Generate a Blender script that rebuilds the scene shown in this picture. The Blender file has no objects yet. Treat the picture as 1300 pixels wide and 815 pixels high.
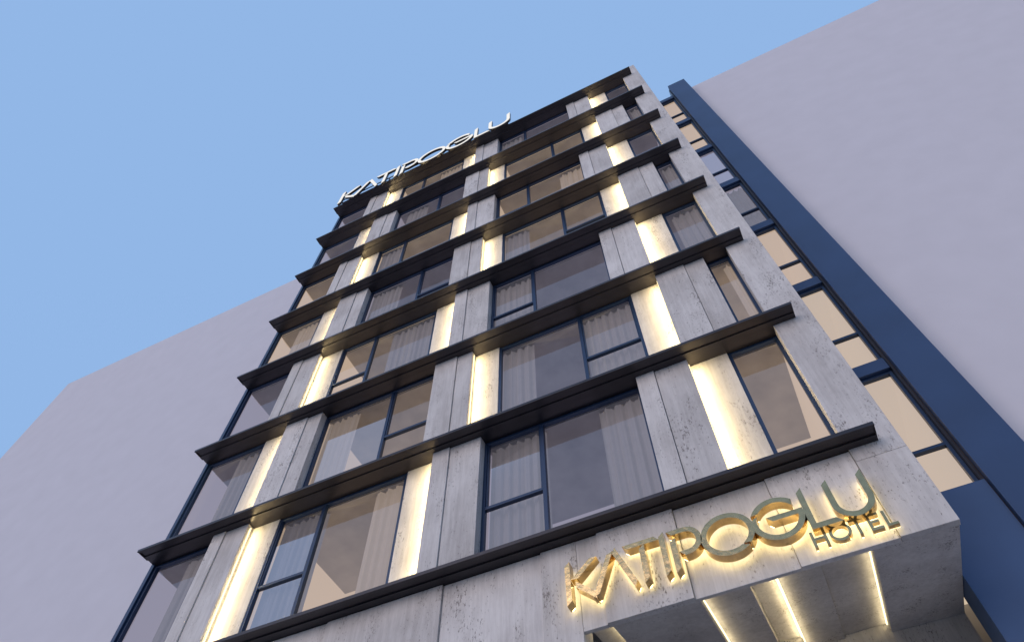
import bpy, bmesh, math, random
from mathutils import Vector, Matrix
random.seed(7)
S = 7.56; CZ = 1.6
sc = bpy.context.scene; COL = sc.collection

# ------------------------------------------------------------------ materials
def new_mat(name):
    m = bpy.data.materials.new(name); m.use_nodes = True
    nt = m.node_tree; nt.nodes.clear()
    out = nt.nodes.new('ShaderNodeOutputMaterial')
    return m, nt, out
def principled(name, col, rough=.5, metal=0., spec=.5, var=.0, bump=0., scale=6., emit=None, estr=0.):
    m, nt, out = new_mat(name)
    b = nt.nodes.new('ShaderNodeBsdfPrincipled')
    b.inputs['Base Color'].default_value = (*col, 1)
    b.inputs['Roughness'].default_value = rough
    b.inputs['Metallic'].default_value = metal
    b.inputs['Specular IOR Level'].default_value = spec
    tc = nt.nodes.new('ShaderNodeTexCoord')
    n = nt.nodes.new('ShaderNodeTexNoise'); n.inputs['Scale'].default_value = scale; n.inputs['Detail'].default_value = 8
    nt.links.new(tc.outputs['Object'], n.inputs['Vector'])
    if var:
        r = nt.nodes.new('ShaderNodeValToRGB')
        r.color_ramp.elements[0].position = .3; r.color_ramp.elements[1].position = .7
        r.color_ramp.elements[0].color = (*[c*(1-var) for c in col], 1)
        r.color_ramp.elements[1].color = (*[min(1, c*(1+var)) for c in col], 1)
        nt.links.new(n.outputs['Fac'], r.inputs['Fac']); nt.links.new(r.outputs['Color'], b.inputs['Base Color'])
    if bump:
        bp = nt.nodes.new('ShaderNodeBump'); bp.inputs['Strength'].default_value = bump; bp.inputs['Distance'].default_value = .01
        nt.links.new(n.outputs['Fac'], bp.inputs['Height']); nt.links.new(bp.outputs['Normal'], b.inputs['Normal'])
    if emit:
        b.inputs['Emission Color'].default_value = (*emit, 1); b.inputs['Emission Strength'].default_value = estr
    nt.links.new(b.outputs['BSDF'], out.inputs['Surface'])
    return m

def travertine(name, lo, hi):
    m, nt, out = new_mat(name)
    N = nt.nodes.new; L = nt.links.new
    b = N('ShaderNodeBsdfPrincipled'); b.inputs['Roughness'].default_value = .75; b.inputs['Specular IOR Level'].default_value = .25
    tc = N('ShaderNodeTexCoord'); oi = N('ShaderNodeObjectInfo')
    off = N('ShaderNodeVectorMath'); off.operation = 'SCALE'; off.inputs[0].default_value = (13.1, 5.7, 31.3); L(oi.outputs['Random'], off.inputs['Scale'])
    add = N('ShaderNodeVectorMath'); add.operation = 'ADD'; L(tc.outputs['Object'], add.inputs[0]); L(off.outputs['Vector'], add.inputs[1])
    def noise(scale, sx, sz, det=8, rough=.6):
        mp = N('ShaderNodeMapping'); mp.inputs['Scale'].default_value = (sx, sx, sz); L(add.outputs['Vector'], mp.inputs['Vector'])
        n = N('ShaderNodeTexNoise'); n.inputs['Scale'].default_value = scale; n.inputs['Detail'].default_value = det; n.inputs['Roughness'].default_value = rough
        L(mp.outputs['Vector'], n.inputs['Vector']); return n
    streak = noise(3., 4.2, .28, 10, .78)
    cloud = noise(1.0, 1.2, .8, 6, .6)
    pits = noise(20., 1.8, .8, 7, .75)
    pmask = noise(1.7, 1.6, .5, 4, .6)
    mx = N('ShaderNodeMath'); mx.operation = 'ADD'; L(streak.outputs['Fac'], mx.inputs[0]); L(cloud.outputs['Fac'], mx.inputs[1])
    h = N('ShaderNodeMath'); h.operation = 'MULTIPLY'; h.inputs[1].default_value = .5; L(mx.outputs[0], h.inputs[0])
    r = N('ShaderNodeValToRGB'); e = r.color_ramp.elements
    e[0].position = .38; e[0].color = (*lo, 1); e[1].position = .60; e[1].color = (*hi, 1)
    L(h.outputs[0], r.inputs['Fac'])
    sub = N('ShaderNodeMath'); sub.operation = 'MULTIPLY_ADD'; L(pmask.outputs['Fac'], sub.inputs[0]); sub.inputs[1].default_value = .50; L(pits.outputs['Fac'], sub.inputs[2])
    pr = N('ShaderNodeValToRGB'); pe = pr.color_ramp.elements
    pe[0].position = .84; pe[0].color = (0, 0, 0, 1); pe[1].position = .92; pe[1].color = (1, 1, 1, 1); L(sub.outputs[0], pr.inputs['Fac'])
    dk = N('ShaderNodeMix'); dk.data_type = 'RGBA'; dk.inputs['B'].default_value = (lo[0]*.5, lo[1]*.48, lo[2]*.47, 1)
    L(pr.outputs['Color'], dk.inputs['Factor']); L(r.outputs['Color'], dk.inputs['A'])
    hv = N('ShaderNodeHueSaturation')
    mr = N('ShaderNodeMapRange'); mr.inputs['To Min'].default_value = .92; mr.inputs['To Max'].default_value = 1.08
    L(oi.outputs['Random'], mr.inputs['Value']); L(mr.outputs['Result'], hv.inputs['Value']); L(dk.outputs['Result'], hv.inputs['Color'])
    L(hv.outputs['Color'], b.inputs['Base Color'])
    hb = N('ShaderNodeMath'); hb.operation = 'SUBTRACT'; L(streak.outputs['Fac'], hb.inputs[0]); L(pr.outputs['Color'], hb.inputs[1])
    bp = N('ShaderNodeBump'); bp.inputs['Strength'].default_value = .3; bp.inputs['Distance'].default_value = .01
    L(hb.outputs[0], bp.inputs['Height']); L(bp.outputs['Normal'], b.inputs['Normal'])
    L(b.outputs['BSDF'], out.inputs['Surface'])
    return m

def emissive(name, col, s):
    m, nt, out = new_mat(name)
    e = nt.nodes.new('ShaderNodeEmission'); e.inputs['Color'].default_value = (*col, 1); e.inputs['Strength'].default_value = s
    nt.links.new(e.outputs[0], out.inputs['Surface']); return m

def glass_mat():
    m, nt, out = new_mat('window glass')
    N = nt.nodes.new; L = nt.links.new
    t = N('ShaderNodeBsdfTransparent'); t.inputs['Color'].default_value = (.84, .83, .86, 1)
    g = N('ShaderNodeBsdfGlossy'); g.inputs['Roughness'].default_value = .02; g.inputs['Color'].default_value = (.85, .80, .82, 1)
    tc = N('ShaderNodeTexCoord'); n = N('ShaderNodeTexNoise'); n.inputs['Scale'].default_value = .5; L(tc.outputs['Object'], n.inputs['Vector'])
    bp = N('ShaderNodeBump'); bp.inputs['Strength'].default_value = .06; L(n.outputs['Fac'], bp.inputs['Height']); L(bp.outputs['Normal'], g.inputs['Normal'])
    lw = N('ShaderNodeLayerWeight'); lw.inputs['Blend'].default_value = .2
    mr = N('ShaderNodeMapRange'); mr.inputs['To Min'].default_value = .11; mr.inputs['To Max'].default_value = .36; L(lw.outputs['Fresnel'], mr.inputs['Value'])
    mx = N('ShaderNodeMixShader'); L(mr.outputs['Result'], mx.inputs['Fac']); L(t.outputs[0], mx.inputs[1]); L(g.outputs[0], mx.inputs[2])
    L(mx.outputs[0], out.inputs['Surface']); return m

STONE = travertine('travertine stone', (.41, .382, .365), (.60, .572, .55))
NAVY = principled('dark navy metal channel', (.040, .036, .042), .30, .55, .5, .12, .0, 3)
FRAME = principled('navy window frame', (.014, .034, .082), .35, .3)
BLUE = principled('blue cladding', (.024, .054, .130), .5, .1, .4, .10, .03, .8)
BLUE2 = principled('slate blue panel', (.040, .080, .175), .5, .1, .4, .10, .03, .8)
PLASTER = principled('lavender grey render', (.535, .52, .56), .9, 0, .2, .025, .10, 1.3)
CONC = principled('concrete', (.42, .41, .41), .9, 0, .2, .12, .3, 2)
PAVE = principled('pale paving', (.50, .48, .46), .85, 0, .2, .12, .3, 3)
STREET = principled('pale street paving', (.49, .465, .445), .9, 0, .2, .12, .4, 6)  # unseen ground made pale to bounce light up under the ledges
GOLD = principled('polished brass', (.50, .37, .19), .16, 1., .5, .15, .25, 9)
SIGNW = emissive('white acrylic sign face', (1, .98, .95), .95)
LED = emissive('warm led strip', (1., .85, .45), 2.4)
LEDS = emissive('warm soffit led strip', (1., .86, .52), 2.4)
HALO = emissive('warm sign back light', (1., .80, .36), 9)
GLASS = glass_mat()
ROOM_W = principled('warm self-lit room plaster', (.13, .12, .11), .9, 0, .1, .03, 0, 1, (.92, .70, .50), .66)  # room lighting put into the plaster as an even warm glow
ROOM_W2 = principled('bright self-lit room plaster', (.13, .12, .11), .9, 0, .1, .03, 0, 1, (.95, .75, .54), .66)  # same painted-in room light, in a slightly paler tone
ROOM_G = principled('dim self-lit room plaster', (.12, .115, .125), .9, 0, .1, .03, 0, 1, (.62, .565, .67), .50)  # greyish glow in the plaster itself stands in for dim room light
CURT_W = principled('warm self-lit curtain', (.24, .22, .20), .95, 0, .1, .06, 0, 5, (.8, .63, .48), .36)  # glow put into the cloth in place of room light behind it
CURT_G = principled('grey self-lit curtain', (.20, .192, .195), .95, 0, .1, .06, 0, 5, (.58, .53, .55), .24)  # fainter glow in the cloth, again standing in for light behind

# ------------------------------------------------------------------ helpers
def box(bm, x0, x1, y0, y1, z0, z1):
    v = [bm.verts.new((x, y, z)) for x in (x0, x1) for y in (y0, y1) for z in (z0, z1)]
    for f in ((0,1,3,2), (4,6,7,5), (0,4,5,1), (2,3,7,6), (0,2,6,4), (1,5,7,3)):
        bm.faces.new([v[i] for i in f])
def ribbon(bm, pts, w, y0, y1, closed=False, cut=0.):
    n = len(pts); P = [Vector(p) for p in pts]; Ls = []; Rs = []
    for i in range(n):
        if closed or 0 < i < n-1:
            a = (P[i]-P[i-1]).normalized(); b = (P[(i+1) % n]-P[i]).normalized()
        elif i == 0: a = b = (P[1]-P[0]).normalized()
        else: a = b = (P[-1]-P[-2]).normalized()
        na = Vector((-a.y, a.x)); nb = Vector((-b.y, b.x)); m = (na+nb)
        m = m.normalized() if m.length > 1e-4 else na
        k = w/2/max(.35, m.dot(na))
        Ls.append(P[i]+m*k); Rs.append(P[i]-m*k)
    if cut and not closed:
        d0 = (P[1]-P[0]).normalized()*w*cut; d1 = (P[-1]-P[-2]).normalized()*w*cut
        Ls[0] -= d0; Rs[0] += d0; Ls[-1] -= d1; Rs[-1] += d1
    q = [[bm.verts.new((c.x, y, c.y)) for c in arr] for arr in (Ls, Rs) for y in (y0, y1)]
    lf, lb, rf, rb = q
    for i in range(n if closed else n-1):
        j = (i+1) % n
        bm.faces.new((lf[i], lf[j], rf[j], rf[i])); bm.faces.new((lb[i], rb[i], rb[j], lb[j]))
        bm.faces.new((lf[i], lb[i], lb[j], lf[j])); bm.faces.new((rf[i], rf[j], rb[j], rb[i]))
    if not closed:
        for i in (0, n-1): bm.faces.new((lf[i], rf[i], rb[i], lb[i]))
def link(name, bm, mat, parent=None, bevel=0., smooth=False):
    """bm holds absolute coordinates; the mesh is stored relative to its root's base"""
    base = Vector((0, 0, 0)); p = parent
    while p is not None: base += p.location; p = p.parent
    bmesh.ops.recalc_face_normals(bm, faces=bm.faces)
    bmesh.ops.translate(bm, verts=bm.verts, vec=-base)
    me = bpy.data.meshes.new(name); bm.to_mesh(me); bm.free()
    if smooth:
        for f in me.polygons: f.use_smooth = True
    o = bpy.data.objects.new(name, me); me.materials.append(mat); COL.objects.link(o)
    if parent: o.parent = parent
    if bevel:
        b = o.modifiers.new('edge', 'BEVEL'); b.width = bevel; b.segments = 2; b.limit_method = 'ANGLE'
    return o
def thing(name, loc, label, cat, group=None):
    o = bpy.data.objects.new(name, None); COL.objects.link(o); o.location = loc
    o['label'] = label; o['category'] = cat
    if group: o['group'] = group
    return o
def boxes(name, mat, parent, *bs, bevel=0.):
    bm = bmesh.new()
    for b in bs: box(bm, *b)
    return link(name, bm, mat, parent, bevel)
def structure(name, mat, *bs):
    o = boxes(name, mat, None, *bs); o['kind'] = 'structure'; return o
def strip_lamp(a, b, aim, width, power, col=(1., .78, .36)):
    """a long thin area lamp running from a to b, facing along aim"""
    a, b = Vector(a), Vector(b); ax = (b-a).normalized(); aim = Vector(aim); aim = (aim-ax*aim.dot(ax)).normalized()
    zz = -aim; xx = ax; yy = zz.cross(xx)
    l = bpy.data.lights.new('strip lamp', 'AREA'); l.shape = 'RECTANGLE'; l.size = (b-a).length; l.size_y = width
    l.energy = power*(b-a).length; l.color = col
    o = bpy.data.objects.new('strip_lamp', l); COL.objects.link(o)
    m = Matrix((xx, yy, zz)).transposed().to_4x4(); m.translation = (a+b)/2; o.matrix_world = m
    return o

# ------------------------------------------------------------------ levels and planes
ZR = [.988, 1.421, 1.852, 2.286, 2.714, 3.155, 3.602, 4.047]
Z = [CZ+S*z for z in ZR]
YL, YP, YT, YG = S, 1.043*S, 1.070*S, 1.078*S         # ledge front, stone piers, lit panels, glass
KP, KT, KG = 1.043, 1.070, 1.078
XR = .257*KP*S; XL = -1.555*KG*S; XLE = -1.686*S; XRE = .233*S
XC = .172*KP*S
YB = 11.0
ZPAR = CZ+4.21*S
ZB = CZ+.779*S                                        # underside of the stone fascia
ZD = CZ+.95*S

# ------------------------------------------------------------------ setting
structure('ground', STREET, (-900, 900, -900, 900, -.5, 0.0))
structure('pavement', PAVE, (-60, 60, 4.6, 8.2, .0, .13))
structure('kerb', CONC, (-60, 60, 4.42, 4.597, .0, .135))

# ------------------------------------------------------------------ the hotel
hotel = thing('hotel_building', ((XL+XR)/2, YP, 0),
              'tall hotel tower with pale stone piers, glowing warm strips and dark projecting ledges', 'building')
boxes('wall', CONC, hotel, (XL, XR-.01, YB, 22, 0, Z[7]+.05))
boxes('side_wall', FRAME, hotel, (XL-.10, XL, YG-.1, YB+.2, 0, Z[7]-.06))
boxes('corner_pier', STONE, hotel, (XC, XR, YP, YB+.3, ZD+.004, ZPAR), bevel=.006)
boxes('stone_facing', STONE, hotel, (XC, XR, YP+.001, YP+.105, ZB, ZD), bevel=.004)
boxes('stone_facing', STONE, hotel, (XR-.12, XR-.001, YP+.107, 1.38*S, ZB+.56, ZD), bevel=.004)
boxes('parapet', STONE, hotel, (XL-.05, XC-.004, YP+.01, YP+.3, Z[7]+.02, ZPAR-.03))

def ledge(z):
    bm = bmesh.new()
    box(bm, XLE, XRE, YL, YL+.025, z-.065, z)                      # front lip
    box(bm, XLE+.004, XRE-.004, YL+.026, YP-.002, z-.028, z-.004)  # top plate
    box(bm, XLE+.004, XRE-.004, YL+.026, YL+.055, z-.063, z-.053)  # returned flange of the channel
    box(bm, XLE+.01, XRE-.01, YL+.21, YP-.003, z-.055, z-.030)     # stepped box near the wall
    box(bm, XLE+.02, XC-.003, YP-.001, YG+.05, z-.050, z-.012)     # plate reaching back over the windows
    for xx in (XLE+.002, XRE-.012): box(bm, xx, xx+.01, YL+.056, YP-.003, z-.060, z-.030)
    return link('ledge', bm, NAVY, hotel, .003)
for k in range(8): ledge(Z[k])
for k in range(8):
    boxes('floor_slab', CONC, hotel, (XL+.01, XC-.002, YG+.07, YB-.01, Z[k]-.13, Z[k]-.02))

def curtain(x0, x1, y, z0, z1, mat, parent):
    bm = bmesh.new(); n = max(12, int((x1-x0)/.02)); a = []; ph = random.random()*6
    for i in range(n+1):
        x = x0+(x1-x0)*i/n
        t = x/.10*math.pi+ph+1.1*math.sin(x*3.7+ph)
        a.append((x, y+.035*math.sin(t)+.018*math.sin(2.3*t+1)+.008*math.sin(5.1*t)))
    lo = [bm.verts.new((p[0], p[1], z0)) for p in a]; hi = [bm.verts.new((p[0]+.01*math.sin(i*.7), p[1], z1)) for i, p in enumerate(a)]
    for i in range(n): bm.faces.new((lo[i], lo[i+1], hi[i+1], hi[i]))
    return link('curtain', bm, mat, parent, smooth=True)

def window(x0, x1, z0, z1, mull, narrow, warm, curts, yg, tz=.46, room_y=2.5):
    """one window: frame > panes, curtain, room behind"""
    fw = .06; y0, y1 = yg-.05, yg+.04
    bm = bmesh.new()
    box(bm, x0, x0+fw, y0, y1, z0, z1); box(bm, x1-fw, x1, y0, y1, z0, z1)
    box(bm, x0+fw, x1-fw, y0+.003, y1, z0, z0+fw); box(bm, x0+fw, x1-fw, y0+.003, y1, z1-fw, z1)
    h = z0+(z1-z0)*tz
    if mull is not None:
        box(bm, mull-fw*.6, mull+fw*.6, y0+.002, y1, z0+fw, z1-fw)
        a, b = (x0+fw, mull-fw*.6) if narrow == 'L' else (mull+fw*.6, x1-fw)
        box(bm, a, b, y0+.006, y1, h-fw*.5, h+fw*.5)
        box(bm, a+.004, a+.032, y0+.02, y1, h+fw*.5, z1-fw); box(bm, b-.032, b-.004, y0+.02, y1, h+fw*.5, z1-fw)
        panes = [(x0+fw, mull-fw*.6), (mull+fw*.6, x1-fw)]
    elif narrow == 'T':
        box(bm, x0+fw, x1-fw, y0+.004, y1, h-fw*.5, h+fw*.5); panes = [(x0+fw, x1-fw)]
    else: panes = [(x0+fw, x1-fw)]
    w = link('window', bm, FRAME, hotel, .003)
    for a, b in panes:
        bm = bmesh.new(); v = [bm.verts.new(c) for c in ((a, yg, z0+fw), (b, yg, z0+fw), (b, yg, z1-fw), (a, yg, z1-fw))]
        bm.faces.new(v); link('pane', bm, GLASS, w)
    for a, b, m in curts:
        curtain(x0+(x1-x0)*a, x0+(x1-x0)*b, yg+.15, z0+.02, z1-.02, m, w)
    bm = bmesh.new(); X0, X1, Y0, Y1, A, B = x0+.01, x1-.01, yg+.05, yg+room_y, z0-.02, z1-.01
    P = [bm.verts.new(c) for c in ((X0,Y0,A),(X1,Y0,A),(X1,Y1,A),(X0,Y1,A),(X0,Y0,B),(X1,Y0,B),(X1,Y1,B),(X0,Y1,B))]
    for f in ((0,1,2,3),(4,5,6,7),(1,2,6,5),(0,3,7,4),(2,3,7,6)): bm.faces.new([P[i] for i in f])
    link('room', bm, warm, w)
    return w

A = [('win',-1.55,-1.385),('pier',-1.385,-1.27),('lit',-1.27,-1.154,'L'),('win',-1.154,-.768,-1.005,'L'),('lit',-.768,-.70,'R'),
     ('pier',-.70,-.567),('win',-.567,-.157,-.40,'L'),('pier',-.157,-.033),('lit',-.033,.055,'L'),('win',.055,.172)]
B = [('win',-1.55,-1.345),('lit',-1.345,-1.28,'R'),('pier',-1.28,-1.145),('win',-1.145,-.737,-.87,'R'),('pier',-.737,-.612),
     ('lit',-.612,-.52,'L'),('win',-.52,-.113,-.27,'R'),('lit',-.113,-.033,'R'),('pier',-.033,.106),('win',.106,.173)]
W, G, CW, CG = ROOM_W, ROOM_G, CURT_W, CURT_G
ROOMS = [  # per floor: four windows (room, curtains)
 [(G,[(.45,1,CG)]), (W,[(.02,.36,CG),(.72,1,CW)]), (G,[(.02,.38,CG),(.72,1,CG)]), (W,[])],
 [(G,[(.5,1,CG)]), (W,[(0,.28,CW)]), (G,[(0,.24,CG),(.62,1,CG)]), (W,[(.6,1,CW)])],
 [(G,[]), (W,[(.5,1,CG)]), (G,[(0,.36,CG)]), (G,[(.2,1,CG)])],
 [(W,[(.4,1,CW)]), (G,[(0,.35,CG)]), (W,[(0,.25,CG)]), (G,[(.3,1,CG)])],
 [(W,[]), (W,[(0,.3,CG)]), (W,[(.72,1,CW)]), (G,[])],
 [(G,[]), (G,[(.1,.4,CG)]), (W,[]), (G,[(.3,1,CG)])],
 [(G,[]), (W,[(.6,1,CW)]), (G,[(0,.3,CG)]), (G,[])]]
for k in range(7):
    els = A if k % 2 == 0 else B
    z0, z1 = Z[k]+.004, Z[k+1]-.068
    wi = 0
    def edge(i, side):
        b = els[i][1] if side == 0 else els[i][2]
        j = i-1 if side == 0 else i+1
        kinds = [els[i][0]]
        if 0 <= j < len(els): kinds.append(els[j][0])
        if j < 0: return XL
        if j >= len(els): return XC
        return b*S*(KP if 'pier' in kinds else KT)
    for i, e in enumerate(els):
        x0, x1 = edge(i, 0), edge(i, 1)
        if e[0] == 'pier':
            t = .36 if k % 2 == 0 else .60
            xm = x0+(x1-x0)*t
            boxes('stone_pier', STONE, hotel, (x0, xm-.004, YP, YG+.6, z0-.05, z1+.04), bevel=.005)
            boxes('stone_pier', STONE, hotel, (xm+.004, x1, YP+.03, YG+.6, z0-.05, z1+.04), bevel=.005)
        elif e[0] == 'lit':
            boxes('lit_panel', STONE, hotel, (x0 - (.06 if e[3]=='L' else -.001), x1+(.06 if e[3]=='R' else -.001), YT, YG+.5, z0-.045, z1+.035), bevel=.004)
            yo = YP+.11; zz0, zz1 = z0+.03, z1-.03; wd = x1-x0
            pw = 8.0*min(1.1, max(.75, wd/.65))
            if e[3] == 'L':
                boxes('light_strip', LED, hotel, (x0+.001, x0+.011, yo, yo+.02, zz0, zz1))
                strip_lamp((x0+.025, YP+.045, zz0), (x0+.025, YP+.045, zz1-.04), (.66, .50, 0), .03, pw)
            else:
                boxes('light_strip', LED, hotel, (x1-.011, x1-.001, yo, yo+.02, zz0, zz1))
                strip_lamp((x1-.025, YP+.035, zz0), (x1-.025, YP+.035, zz1-.04), (-.66, .50, 0), .03, pw)
        else:
            room, cs = ROOMS[k][wi]; wi += 1
            mull = e[3]*KG*S if len(e) > 3 else None
            window(x0, x1, z0, z1, mull, e[4] if len(e) > 3 else None, room, cs, YG)

# stone fascia under the lowest ledge, in broad slabs
fb = [-1.60,-1.27,-.907,-.634,-.421,-.304,-.153,.02,.1715]
for i in range(len(fb)-1):
    x0, x1 = fb[i]*KP*S, fb[i+1]*KP*S
    dy = (.0, .045, .02, .06, .03)[i % 5]
    zb = ZB if fb[i] > -.36 else .13
    if fb[i] == -.421:
        xm = -.348*KP*S
        boxes('stone_facing', STONE, hotel, (x0+.003, xm, YP+dy, YP+.4, .13, Z[0]-.06), bevel=.005)
        boxes('stone_facing', STONE, hotel, (xm+.003, x1-.003, YP+dy+.003, YP+.105, ZB, Z[0]-.06), bevel=.005)
    else:
        boxes('stone_facing', STONE, hotel, (x0+.003, x1-.003, YP+dy, YP+(.4 if zb < 1 else .105), zb, Z[0]-.06), bevel=.005)
boxes('fascia_backing', CONC, hotel, (-.34*S, XC-.004, YP+.11, YP+.4, ZD+.01, Z[0]-.065))
# sloping stone soffit of the entrance: slabs at different heights with light lines between
YE = 1.40*S; rise = (.855-.783)*S; YS = YP+.108
sb = [(-.348,-.30,.16),(-.30,-.1475,.0),(-.1475,-.067,.13),(-.067,-.023,.30),(-.023,.05,.09),(.05,.1287,.14),(.1287,.257,0)]
def zsof(y, up): return ZB+.004+rise*(y-YP)/(YE-YP)+up
for a, b, up in sb:
    x0, x1 = a*KP*S+.003, b*KP*S-.003
    bm = bmesh.new()
    pts = [(x0,YS,zsof(YS,up)),(x1,YS,zsof(YS,up)),(x1,YE,zsof(YE,up)),(x0,YE,zsof(YE,up))]
    lo = [bm.verts.new(p) for p in pts]; hi = [bm.verts.new((p[0],p[1],ZD+.002)) for p in pts]
    bm.faces.new(lo); bm.faces.new(hi)
    for i in range(4): j=(i+1)%4; bm.faces.new((lo[i],lo[j],hi[j],hi[i]))
    link('soffit_panel', bm, STONE, hotel, .004)
def soffit_led(xr, up, side, power=5):
    """a light line in the corner of a raised strip, washing across it (side = direction of the wash)"""
    x = xr*KP*S; w = .020; bm = bmesh.new(); xa, xb = (x+.004, x+w) if side > 0 else (x-w, x-.004)
    pts = [(xa,YS+.01),(xb,YS+.01),(xb,YE-.01),(xa,YE-.01)]
    lo = [bm.verts.new((p[0],p[1],zsof(p[1],up)-.022)) for p in pts]; hi = [bm.verts.new((p[0],p[1],zsof(p[1],up)-.002)) for p in pts]
    bm.faces.new(lo); bm.faces.new(hi)
    for i in range(4): j=(i+1)%4; bm.faces.new((lo[i],lo[j],hi[j],hi[i]))
    link('soffit_light', bm, LEDS, hotel)
    xl = x+.03*side
    strip_lamp((xl, YS+.02, zsof(YS,up)-.06), (xl, YE-.02, zsof(YE,up)-.06), (side*.6, 0, .35), .012, power, (1, .82, .46))
soffit_led(-.1475, .13, 1, .7); soffit_led(-.023, .30, -1, 1.3); soffit_led(-.023, .09, 1, .7); soffit_led(.1287, .14, -1, .7); soffit_led(-.30, .16, -1, .8)
boxes('entrance_wall', STONE, hotel, (-.36*S, XR, YE+.003, YE+.25, .0, CZ+.948*S))

# set-back bay with blue cladding on the right
YR = 1.27*S; BX1 = .397*S; BX2 = .500*S
boxes('blue_fin', BLUE, hotel, (BX1+.05, BX2, 1.235*S, YR+4, 0, CZ+4.19*S), bevel=.006)
boxes('blue_fin', NAVY, hotel, (BX1, BX1+.048, 1.25*S, YR+.3, ZB, CZ+4.15*S))
boxes('blue_panel', BLUE2, hotel, (XR+.004, BX1+.03, 1.246*S, YR+.5, 0, CZ+1.0*S), bevel=.005)
boxes('recess_wall', CONC, hotel, (XR+.002, BX1+.04, YR+2.75, YR+4, 0, CZ+4.1*S))
SR = [(ROOM_W2,[]),(ROOM_W2,[]),(ROOM_W,[]),(G,[(.3,1,CG)]),(G,[]),(W,[]),(W,[])]
for k in range(7):
    z0, z1 = Z[k]+.04, Z[k+1]-.28
    boxes('spandrel', BLUE, hotel, (XR+.003, BX1-.002, YR-.12, YR+.5, Z[k+1]-.27, Z[k+1]+.03), bevel=.005)
    room, cs = SR[k]
    window(XR+.006, BX1-.002, z0, z1, None, 'T', room, cs, YR, .34)

# ------------------------------------------------------------------ letters
def arc(cx, cz, rx, rz, a0, a1, n):
    return [(cx+rx*math.cos(math.radians(a0+(a1-a0)*i/n)), cz+rz*math.sin(math.radians(a0+(a1-a0)*i/n))) for i in range(n+1)]
def glyph(ch):
    """strokes in units of cap height, closed flag"""
    t = .05
    if ch == 'K': return .66, [([(t,0),(t,1)],0), ([(.66,.98),(.20,.56)],0), ([(.22,.42),(.66,.02)],0)]
    if ch == 'A': return .80, [([(-.02,.0),(.38,.95)],0), ([(.47,.98),(.86,.0)],0)]
    if ch == 'T': return .70, [([(-.02,.95),(.70,.95)],0), ([(.35,.86),(.35,0)],0)]
    if ch == 'I': return .12, [([(.06,0),(.06,1)],0)]
    if ch == 'P': return .62, [([(t,0),(t,.76)],0), ([(t-.05,.95),(.32,.95)]+arc(.32,.66,.28,.29,90,-90,14)[1:]+[(.19,.37)],0)]
    if ch == 'O': return 1.04, [(arc(.52,.5,.49,.46,130,-48,28),0), (arc(.52,.5,.49,.46,114,306,28),0)]
    if ch == 'G': return .98, [(arc(.50,.5,.47,.46,150,38,20),0), (arc(.50,.5,.47,.46,162,352,24)+[(.96,.52),(.34,.52)],0)]
    if ch == 'L': return .54, [([(t,1),(t,.05),(.54,.05)],0)]
    if ch == 'U': return .78, [([(t,1),(t,.40)]+arc(.39,.40,.34,.35,180,360,16)[1:]+[(.73,1)],0)]
    if ch == 'H': return .74, [([(t,0),(t,1)],0), ([(.69,0),(.69,1)],0), ([(.1,.5),(.64,.5)],0)]
    if ch == 'E': return .60, [([(.60,.95),(t,.95),(t,.05),(.60,.05)],0), ([(.1,.5),(.52,.5)],0)]
def letters(parent, text, starts, x0, z0, h, y_front, depth, sw, mat, back=None, face=None, cut=.45):
    for ch, sx in zip(text, starts):
        bm = bmesh.new(); bk = bmesh.new()
        off = 0
        for pts, cl in glyph(ch)[1]:
            q = [(x0+(sx+p[0])*h, z0+p[1]*h) for p in pts]
            c = cut if ch in 'KATIPOGLU' else 0
            ribbon(bm, q, sw*h, y_front+off, y_front+depth+off, bool(cl), c)
            if back: ribbon(bk, q, sw*h*.5, y_front+depth+.004+off, y_front+depth+.014+off, bool(cl), c)
            if face: ribbon(bk, q, sw*h*.93, y_front-.014+off, y_front-.002+off, bool(cl), c)
            off += .0015
        o = link('letter', bm, mat, parent)
        if back: link('back_light', bk, back, o)
        elif face: link('letter_face', bk, face, o)
        else: bk.free()
ST = [0, .70, 1.48, 2.26, 2.50, 3.18, 4.28, 5.36, 5.90]
yf = YP-.20
xs, zs, hs = -.370*1.02*S, CZ+.803*1.02*S, .084*1.02*S
sign = thing('wall_sign', (0, yf, zs), 'brass back-lit raised letters on the stone fascia below the lowest ledge', 'sign')
letters(sign, 'KATIPOGLU', [s*.955 for s in ST], xs, zs, hs, yf, .14, .12, GOLD, HALO)
h2 = .030*1.025*S
sub = [0, .95, 2.05, 2.95, 3.75]
letters(sign, 'HOTEL', sub, .052*1.03*S, CZ+.768*1.03*S, h2, yf+.07, .07, .15, GOLD, HALO, cut=0)
# roof sign
hr = 1.148*S/6.68
roof = thing('rooftop_sign', (-1.06*S, YL-.14, Z[7]-.3), 'white illuminated letters standing along the roof ledge against the sky', 'sign')
letters(roof, 'KATIPOGLU', ST, -1.632*S, Z[7]-.28, hr, YL-.17, .10, .12, NAVY, None, SIGNW)
boxes('rail', NAVY, roof, (-1.62*S, -.50*S, YL-.065, YL-.003, Z[7]-.06, Z[7]-.03), (-1.62*S, -.50*S, YL-.065, YL-.025, Z[7]+.35, Z[7]+.38),
      *[(x*S, x*S+.04, YL-.023, YL+.02, Z[7]+.002, Z[7]+.40) for x in (-1.55,-1.3,-1.05,-.8,-.56)])

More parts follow.
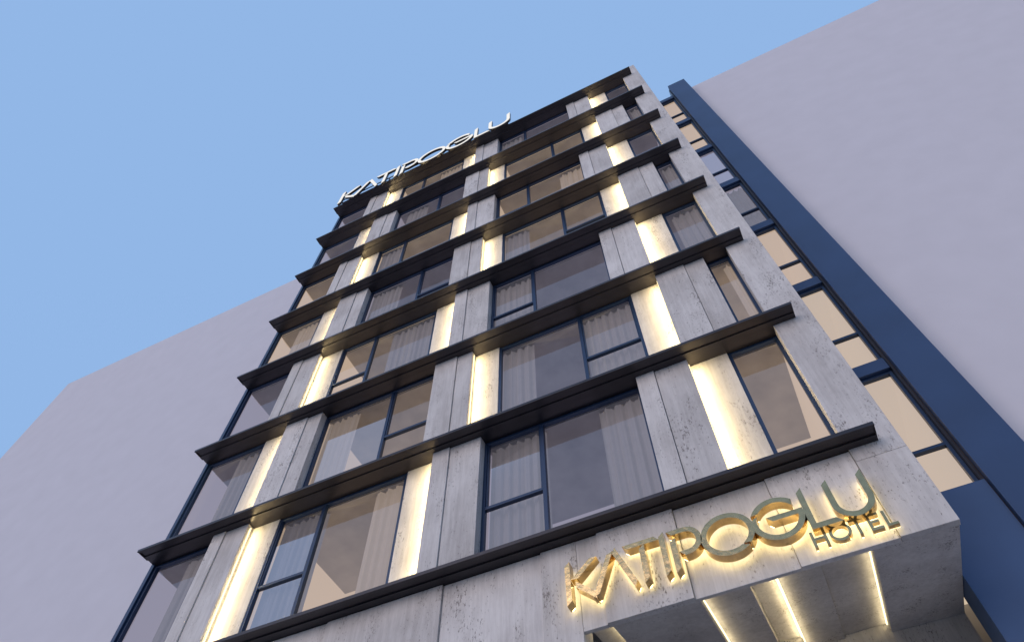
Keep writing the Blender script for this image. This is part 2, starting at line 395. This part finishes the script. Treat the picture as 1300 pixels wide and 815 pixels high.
# ------------------------------------------------------------------ neighbouring buildings
YN = 1.30*S
nl = thing('neighbouring_building', (-2.4*YN, YN, 0), 'blank pale lavender building left of the hotel with a clean upper corner', 'building')
boxes('wall', PLASTER, nl, (-3.14*YN, XL-.12, YN, YN+16, 0, CZ+3.10*YN), bevel=.02)
nr = thing('neighbouring_building', (2*YN, YN, 0), 'blank pale lavender building right of the blue fin, running out of frame', 'building')
boxes('wall', PLASTER, nr, (BX2+.02, 9*S, YN, YN+16, 0, CZ+3.225*YN), bevel=.02)

# ------------------------------------------------------------------ light
w = bpy.data.worlds.new('World'); sc.world = w; w.use_nodes = True; nt = w.node_tree; nt.nodes.clear()
sky = nt.nodes.new('ShaderNodeTexSky'); sky.sky_type = 'NISHITA'; sky.sun_disc = False
EL, AZ = math.radians(13), math.radians(200)
sky.sun_elevation = EL; sky.sun_rotation = AZ
sm = nt.nodes.new('ShaderNodeVectorMath'); sm.operation = 'SCALE'; sm.inputs['Scale'].default_value = .1
nt.links.new(sky.outputs[0], sm.inputs[0])
mx = nt.nodes.new('ShaderNodeMix'); mx.data_type = 'RGBA'; mx.inputs['Factor'].default_value = .93
mx.inputs['B'].default_value = (.305, .50, .84, 1); nt.links.new(sm.outputs[0], mx.inputs['A'])
bg = nt.nodes.new('ShaderNodeBackground'); nt.links.new(mx.outputs['Result'], bg.inputs['Color']); bg.inputs['Strength'].default_value = 1.
ow = nt.nodes.new('ShaderNodeOutputWorld'); nt.links.new(bg.outputs[0], ow.inputs['Surface'])
sl = bpy.data.lights.new('sun', 'SUN'); sl.energy = 1.75; sl.angle = math.radians(50); sl.color = (1., .80, .70)
so = bpy.data.objects.new('sun', sl); COL.objects.link(so)
d = Vector((math.sin(AZ)*math.cos(EL), math.cos(AZ)*math.cos(EL), math.sin(EL)))
so.rotation_euler = d.to_track_quat('Z', 'Y').to_euler(); so.location = (0, -20, 30)

# ------------------------------------------------------------------ camera
th, p = math.radians(25.6), math.radians(59.0)
F = Vector((-math.sin(th)*math.cos(p), math.cos(th)*math.cos(p), math.sin(p)))
R = Vector((math.cos(th), math.sin(th), 0)); U = R.cross(F)
M = Matrix((R, U, -F)).transposed().to_4x4(); M.translation = (0, 0, CZ)
cam = bpy.data.cameras.new('camera'); cam.sensor_width = 36; cam.lens = 897/1300*36; cam.clip_end = 3000
co = bpy.data.objects.new('camera', cam); COL.objects.link(co); co.matrix_world = M; sc.camera = co
sc.view_settings.view_transform = 'Standard'; sc.view_settings.look = 'None'; sc.view_settings.exposure = 0
